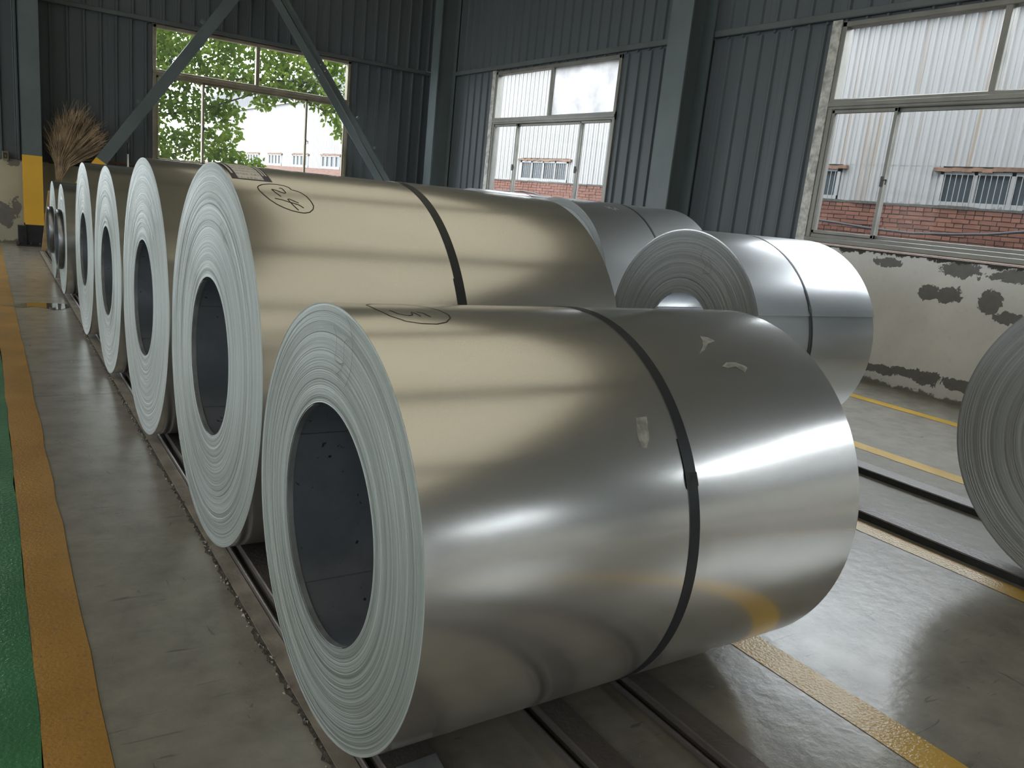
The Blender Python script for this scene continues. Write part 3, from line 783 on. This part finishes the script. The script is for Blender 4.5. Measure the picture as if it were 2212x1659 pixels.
for pts in ([(.80, 94), (.785, 93), (.769, 91.3), (.771, 85.2), (.784, 80.1), (.81, 76.7), (.844, 75.4), (.884, 75.1), (.914, 76.2), (.938, 78.9), (.945, 81.3), (.94, 85), (.925, 89), (.90, 92), (.87, 94), (.83, 95), (.80, 94)],
            [(.802, 84.9), (.812, 81.7), (.834, 80.4), (.846, 81.0), (.853, 83.4), (.859, 82.3), (.863, 79.9)],
            [(.868, 83.7), (.88, 82.6), (.885, 80.7), (.888, 79.6)]):
    ribbon_on_cyl(shiftx(pts, .688), RA, .0030).build('marker_stroke', 'ink', A, axA)
for poly in ([(1.697, 68.3), (1.722, 67.5), (1.735, 65.6), (1.695, 64.3), (1.663, 61.7), (1.628, 59.9), (1.665, 63.0), (1.687, 65.7)],
             [(1.677, 54.7), (1.706, 56.2), (1.74, 56.1), (1.769, 54.6), (1.774, 53.8), (1.751, 52.2), (1.733, 54.5), (1.696, 54.0)],
             [(1.291, 40.4), (1.326, 40.5), (1.313, 34.9), (1.296, 32.5), (1.279, 32.6), (1.278, 36.3)]):
    o = patch_on_cyl(shiftx(poly, .688), RA).build('tape_residue', 'residue', A, axA)
for pts in ([(-.073, .539), (-.1, .525), (-.117, .497), (-.124, .474), (-.123, .438), (-.114, .409), (-.101, .388), (-.09, .376)],
            [(-.004, .507), (-.002, .499), (-.013, .494), (-.025, .479), (-.026, .454), (-.019, .432), (-.023, .423), (-.051, .421), (-.073, .429)],
            [(-.087, .488), (-.072, .476), (-.073, .451), (-.073, .429), (-.059, .408), (-.028, .391)]):
    stroke_on_face(pts, .0022).build('marker_stroke', 'ink_pale', A, axA)
stroke_on_face([(-.184, .511), (-.145, .492), (-.171, .471), (-.221, .444), (-.204, .458), (-.256, .486), (-.239, .499)], .003).build('marker_stroke', 'ink_pale', B, axB)
stroke_on_face([(-.129, .57), (-.11, .509), (-.162, .456), (-.148, .406), (-.211, .414), (-.209, .461), (-.173, .516)], .003).build('marker_stroke', 'ink_pale', Hc, axH)
ribbon_on_cyl([(.29, 73), (.31, 69), (.325, 73), (.34, 69), (.36, 68), (.38, 72), (.40, 69)], .727, .005).build('chalk_squiggle', 'chalk', Ic, axI)

# ================================================================== odds and ends by the end wall
def broom(label, base, top_spread, n, seed, h=1.15):
    rnd = random.Random(seed)
    r = thing('twig_broom', label, 'broom', (base[0], base[1], 0))
    zb = base[2]
    MB().tube([(-.05, -.02, .0), (0, 0, zb + .1)], .016, 8).build('handle', 'bamboo', r)
    MB().tube([(-.006, -.003, zb + .02), (0.0, 0, zb + .08)], .045, 10).build('binding', 'bamboo', r)
    mb = MB()
    for i in range(n):
        u = rnd.uniform(-1, 1); v = rnd.uniform(-1, 1)
        tx = top_spread[0] + u * top_spread[1]; tz = h * (1 - .38 * u * u) * rnd.uniform(.72, 1.0); ty = .13 + v * .12
        p0 = Vector((rnd.uniform(-.035, .035), rnd.uniform(-.03, .03), zb))
        p3 = Vector((tx, ty, zb + tz)); p1 = p0.lerp(p3, .33) + Vector((-tx * .12, 0, .06)); p2 = p0.lerp(p3, .68) + Vector((-tx * .05 + rnd.gauss(0, .015), rnd.gauss(0, .015), .04))
        mb.tube([p0, p1, p2, p3], .0065, 3, .0025, cap=False)
        for s in range(5):
            q = p1.lerp(p3, rnd.uniform(.15, .95)); d = (p3 - p1).normalized()
            e = q + (d + Vector((rnd.gauss(0, .32), rnd.gauss(0, .3), rnd.gauss(0, .15)))).normalized() * rnd.uniform(.08, .26)
            e.y = min(max(e.y, -.03), .29); e.x = max(e.x, -.19)
            mb.tube([q, e], .0028, 3, .0012, cap=False)
    tag(mb.build('twigs', 'twig', r), kind='stuff')
    return r
broom('large brown twig broom fanned out beside the yellow painted column', (1.02, 14.74, 1.00), (.29, .42), 330, 1, 1.17)
root = thing('leaning_rod', 'thin dark rod with white lower part standing below the end window', 'rod', (2.03, 14.86, 0))
MB().tube([(0, 0, 0), (0, .02, 1.55)], .013, 8).build('white_part', 'white_paint', root)
MB().tube([(0, .02, 1.55), (.004, .03, 1.73)], .012, 8).build('dark_tip', 'steel_dark', root)
root = thing('rusty_pipe', 'thin rusty pipe running along the end wall below the window', 'pipe', (1.25, 15.02, 1.40))
MB().tube([(0, 0, 0), (.95, 0, -.015), (3.75, 0, -.04)], .016, 8).build('tube', 'rust_pipe', root)
for bx in (.1, 1.3, 2.5, 3.6): MB().box(bx, bx + .02, -.02, .085, -.07, .02).build('bracket', 'rust_pipe', root)
root = thing('socket_box', 'small beige socket box on the end wall above the plaster', 'socket box', (.33, YW - .05, 1.265))
MB().bbox(-.045, .04, -.045, -.001, 0, .13, .006).build('body', 'box_grey', root)
MB().box(-.03, .026, -.049, -.0455, .02, .11).build('cover', 'steel_dark', root)
MB().box(-.008, .006, -.053, -.0495, .05, .075).build('socket', 'box_grey', root)
root = tag(MB().box(-.05, .05, 0, .025, 0, .95).build('wooden_board', 'wood'), 'raw wooden board leaning between the column and the last small coil', 'board')
root.location = (.77, 13.95, .0); root.rotation_euler = (-.35, .18, .1)

# ================================================================== outside: factory, brick wall, tree
XF = 13.0
fac = thing('factory_building', 'white corrugated factory building with barred windows across the yard', 'building', (XF, 0, 0))
YA, YB, EAVE = -30.0, 62.0, 5.06
def siding_mesh(n, z0, z1, mat, pitch=.20625):
    mb = MB(); pr = []
    for i in range(n):
        u = i * pitch; pr += [(u, 0), (u + .055, 0), (u + .061, -.008), (u + .067, 0), (u + .150, 0), (u + .162, -.024), (u + .184, -.024), (u + .196, 0)]
    pr.append((n * pitch, 0))
    for (u0, d0), (u1, d1) in zip(pr, pr[1:]): mb.quad([(d0, u0, z0), (d0, u0, z1), (d1, u1, z1), (d1, u1, z0)])
    return mb.mesh('siding_sheet', M[mat])
WY = [5.23 + 4.125 * k for k in range(-8, 13)]; WW = 11 * .20625
ZW0, ZW1 = 1.55, 2.60
upper = siding_mesh(5, ZW1 + .08, EAVE, 'siding'); lower = siding_mesh(9, 0, ZW1 + .08, 'siding')
y = WY[0]
while y < YB:
    add('siding_sheet', upper, fac, (random.uniform(0, .006), y, 0)); y += 1.03125
for k, wy in enumerate(WY):
    ya = wy + WW
    add('siding_sheet', lower, fac, (random.uniform(0, .006), ya, 0))
    MB().box(-.01, .02, wy, ya, 0, ZW0).build('apron', 'siding', fac)
    w = MB()
    w.box(-.04, .03, wy, wy + .06, ZW0, ZW1).box(-.04, .03, ya - .06, ya, ZW0, ZW1).box(-.04, .03, wy, ya, ZW0, ZW0 + .06).box(-.04, .03, wy, ya, ZW1 - .05, ZW1).box(-.045, .03, wy, ya, 2.03, 2.13)
    for q in (.25, .5, .75): w.box(-.04, .03, wy + WW * q - .03, wy + WW * q + .03, ZW0, ZW1)
    win = w.build('window', 'white_frame', fac)
    for q in range(4):
        MB().box(.0, .01, wy + WW * q / 4 + .03, wy + WW * (q + 1) / 4 - .03, 2.13, ZW1 - .05).box(.0, .01, wy + WW * q / 4 + .03, wy + WW * (q + 1) / 4 - .03, ZW0 + .06, 2.03).build('pane', 'far_glass', win)
    if 0 < wy < 24:
        for q in range(24):
            by = wy + .09 + (WW - .18) * q / 23; MB().box(-.052, -.046, by - .005, by + .005, ZW0 + .05, ZW1 - .04).build('bar', 'white_frame', win)
    lb = MB(); n = 16
    for i in range(n):
        y0_, y1_ = wy - .12 + (WW + .24) * i / n, wy - .12 + (WW + .24) * (i + 1) / n; j = random.uniform(-.012, .012)
        lb.box(-.07, .0, y0_, y1_, ZW1 + .0 + j, ZW1 + .06 + j)
    lb.build('lintel', 'rust', fac)
MB().box(-.12, .25, YA, YB, EAVE, EAVE + .12).build('eave', 'white_frame', fac)
MB().box(.03, 20, YA, YB, -.2, EAVE - .02).build('body', 'siding_grey', fac)
up2 = siding_mesh(5, EAVE + .1, 6.6, 'siding_grey')
y = 36.0
while y < YB: add('upper_siding', up2, fac, (1.0, y, 0)); y += 1.03125
MB().box(1.03, 19, 36.0, YB, EAVE, 6.58).build('upper_block', 'siding_grey', fac)

# boundary wall with individual bricks where it shows largest
XB, ZB = 11.5, 1.955
bw = thing('brick_wall', 'red brick boundary wall in front of the white factory', 'wall', (XB, 0, 0))
MB().box(.012, .24, -12, 22, -.2, ZB).build('mortar_core', 'mortar', bw)
CH = .0635
def brick_mesh(w):
    mb = MB(); e = .003; h = CH - .011
    mb.box(0, .05, 0, w, 0, h); return mb.mesh('brick', M['brick'])
BM = {w: brick_mesh(w) for w in (.235, .112)}
rest = MB(); nb = 0
row = 0; z = ZB - CH
while z > -.1:
    pat = (.112, .112, .235, .112, .235)[row % 5]
    y = -10.0 + (row * .137) % .2
    while y < 22:
        w = pat if random.random() < .86 else (.235 if pat < .2 else .112)
        near = 4.9 < y < 9.0 and z > 1.41
        jx = random.uniform(-.006, .005); jz = random.uniform(-.002, .002)
        if near and nb < 295:
            o = add('brick', BM[w], bw, (jx, y, z + jz)); o.rotation_euler = (random.uniform(-.02, .02), 0, random.uniform(-.02, .02)); nb += 1
        elif z > .9 or y > 3:
            rest.box(jx, jx + .04, y, y + w, z + jz, z + jz + CH - .011)
        y += w + .011 + random.uniform(-.002, .003)
    z -= CH; row += 1
tag(rest.build('brickwork', 'brick', bw), kind='stuff')
MB().box(0, .24, 22, 60, -.2, ZB).build('far_brickwork', 'brick_far', bw)
cp = MB()
y = -10.0
while y < 22:
    d = random.uniform(.25, .5); h = random.uniform(.022, .045); cp.box(-.012 + random.uniform(-.01, .008), .25, y, y + d, ZB - .004, ZB + h); y += d
cp.build('mortar_coping', 'mortar', bw)
sd = MB()
for i in range(150):
    y = random.uniform(3, 20); x = random.uniform(.03, .2); h = random.uniform(.015, .05); w = random.uniform(.02, .05); t = random.uniform(-.02, .02)
    b = len(sd.v); sd.v += [(x, y - w, ZB + .02), (x, y + w, ZB + .02), (x + .006, y + t, ZB + .03 + h), (x + .006, y, ZB + .02)]
    for f in ((0, 1, 2), (1, 3, 2), (3, 0, 2)): sd.f.append(tuple(b + i2 for i2 in f)); sd.sm.append(False)
tag(sd.build('glass_shards', 'shard', bw), kind='stuff')
pp = [(XB - .06, yy, zz) for yy, zz in ((3.5, 1.80), (4.6, 1.79), (5.307, 1.721), (5.777, 1.644), (6.28, 1.60), (6.9, 1.566), (7.59, 1.584), (8.17, 1.624), (8.66, 1.647), (10, 1.64), (12, 1.55), (14.5, 1.45), (16.0, 1.56), (16.5, 1.64), (16.8, 1.686), (17.32, 1.719), (17.86, 1.69), (18.66, 1.684), (20, 1.7))]
tag(MB().tube(pp, .019, 8).build('hanging_pipe', 'pipe'), 'dark flexible pipe sagging along the red brick wall', 'pipe')
# blue sheet far behind the tree
tag(MB().box(3.6, 5.02, 30, 30.06, -.2, 3.4).build('blue_fence_panel', 'blue'), 'blue sheet panel standing behind the tree', 'panel')

# tree in front of the end window
tr = thing('leafy_tree', 'green leafy tree outside the bronze framed window', 'tree', (2.2, 19.5, -.2))
def limb(pts, r0, r1, name='branch'):
    MB().tube([(p[0] - 2.2, p[1] - 19.5, p[2] + .2) for p in pts], r0, 8, r1).build(name, 'bark', tr)
limb([(2.2, 19.5, -.2), (2.25, 19.5, 1.2), (2.15, 19.4, 2.6), (2.4, 19.3, 4.2), (2.6, 19.3, 5.8)], .15, .07, 'trunk')
limb([(2.2, 19.4, 2.0), (3.2, 19.1, 2.45), (4.2, 18.9, 2.75), (5.2, 18.9, 3.2)], .035, .012)
limb([(2.2, 19.4, 2.6), (3.6, 19.0, 3.25), (5.0, 18.8, 3.45), (6.4, 18.7, 3.6), (7.4, 18.7, 3.4)], .04, .010)
limb([(2.2, 19.4, 3.0), (3.6, 19.4, 3.9), (5.0, 19.4, 4.4), (6.8, 19.4, 4.5)], .04, .012)
limb([(2.2, 19.5, 1.1), (3.2, 19.3, 1.6), (4.2, 19.1, 1.9), (5.0, 19.0, 1.9)], .03, .01)
limb([(5.2, 18.9, 3.2), (6.0, 18.8, 3.3), (6.8, 18.7, 2.95), (7.15, 18.7, 2.6)], .012, .005)
# leaf clusters: (x, y, z, rx, ry, rz, count)
CL = [(2.6, 19.5, 4.3, 1.0, .8, .8, 700), (3.9, 19.3, 4.2, 1.0, .8, .55, 700), (5.2, 19.2, 4.2, .9, .7, .45, 520), (6.3, 19.0, 4.15, .9, .7, .45, 520), (7.4, 18.9, 4.2, .8, .6, .6, 380),
      (3.4, 19.2, 3.5, .9, .7, .5, 620), (4.6, 19.0, 3.45, .7, .6, .40, 430), (5.7, 18.9, 3.50, .8, .5, .42, 480), (6.7, 18.8, 3.40, .6, .5, .40, 300),
      (2.9, 19.2, 2.7, .7, .7, .5, 480), (3.9, 19.0, 2.75, .6, .5, .40, 330), (4.6, 19.0, 2.75, .35, .4, .28, 110), (3.0, 19.2, 1.9, .8, .7, .5, 520), (4.0, 19.0, 2.0, .55, .5, .40, 260), (4.55, 18.9, 2.25, .35, .4, .3, 110), (4.6, 18.9, 1.75, .4, .4, .25, 130),
      (3.4, 19.1, 1.35, .9, .6, .4, 300), (6.9, 18.7, 2.95, .30, .3, .25, 60), (7.1, 18.7, 2.6, .22, .2, .22, 36), (5.35, 18.9, 3.05, .3, .3, .2, 50), (4.95, 18.9, 1.55, .35, .3, .3, 90), (5.25, 18.9, 1.62, .2, .25, .22, 50)]
def leaf_verts(rnd, c, s):
    d = Vector((rnd.gauss(0, 1), rnd.gauss(0, .6), rnd.gauss(-.7, .6))).normalized()
    n = Vector((rnd.gauss(0, .6), -1 + rnd.gauss(0, .5), rnd.gauss(.3, .6))).normalized()
    w = d.cross(n).normalized() * s * .26; n2 = w.cross(d).normalized()
    a = c; m1 = c + d * s * .35; m2 = c + d * s * .72 + n2 * s * .03; e = c + d * s + n2 * -s * .05
    return [a, m1 + w, m2 + w * .7, e, m2 - w * .7, m1 - w, m1 + n2 * s * .05]
LF = [(0, 1, 6), (1, 2, 3, 6), (6, 3, 4, 5), (0, 6, 5)]
rnd = random.Random(3); lv = []; 
for (x, y, z, rx, ry, rz, n) in CL:
    for i in range(int(n * 1.55)):
        while True:
            p = Vector((rnd.uniform(-1, 1), rnd.uniform(-1, 1), rnd.uniform(-1, 1)))
            if p.length < 1: break
        lv.append((Vector((x + p.x * rx - 2.2, y + p.y * ry - 19.5, z + p.z * rz + .2)), rnd.uniform(.085, .15)))
lv.sort(key=lambda t: t[0].y)
pool = []
for i in range(10):
    mb = MB(); mb.v = [tuple(v) for v in leaf_verts(rnd, Vector((0, 0, 0)), .13)]; mb.f = list(LF); mb.sm = [False] * 4
    pool.append(mb.mesh('leaf', M['leaf']))
for i, (c, s) in enumerate(lv[:300]): add('leaf', pool[i % 10], tr, c)
mb = MB()
for c, s in lv[300:]:
    b = len(mb.v); mb.v += [tuple(v) for v in leaf_verts(rnd, c, s)]
    for f in LF: mb.f.append(tuple(b + k for k in f)); mb.sm.append(False)
tag(mb.build('foliage', 'leaf', tr), kind='stuff')
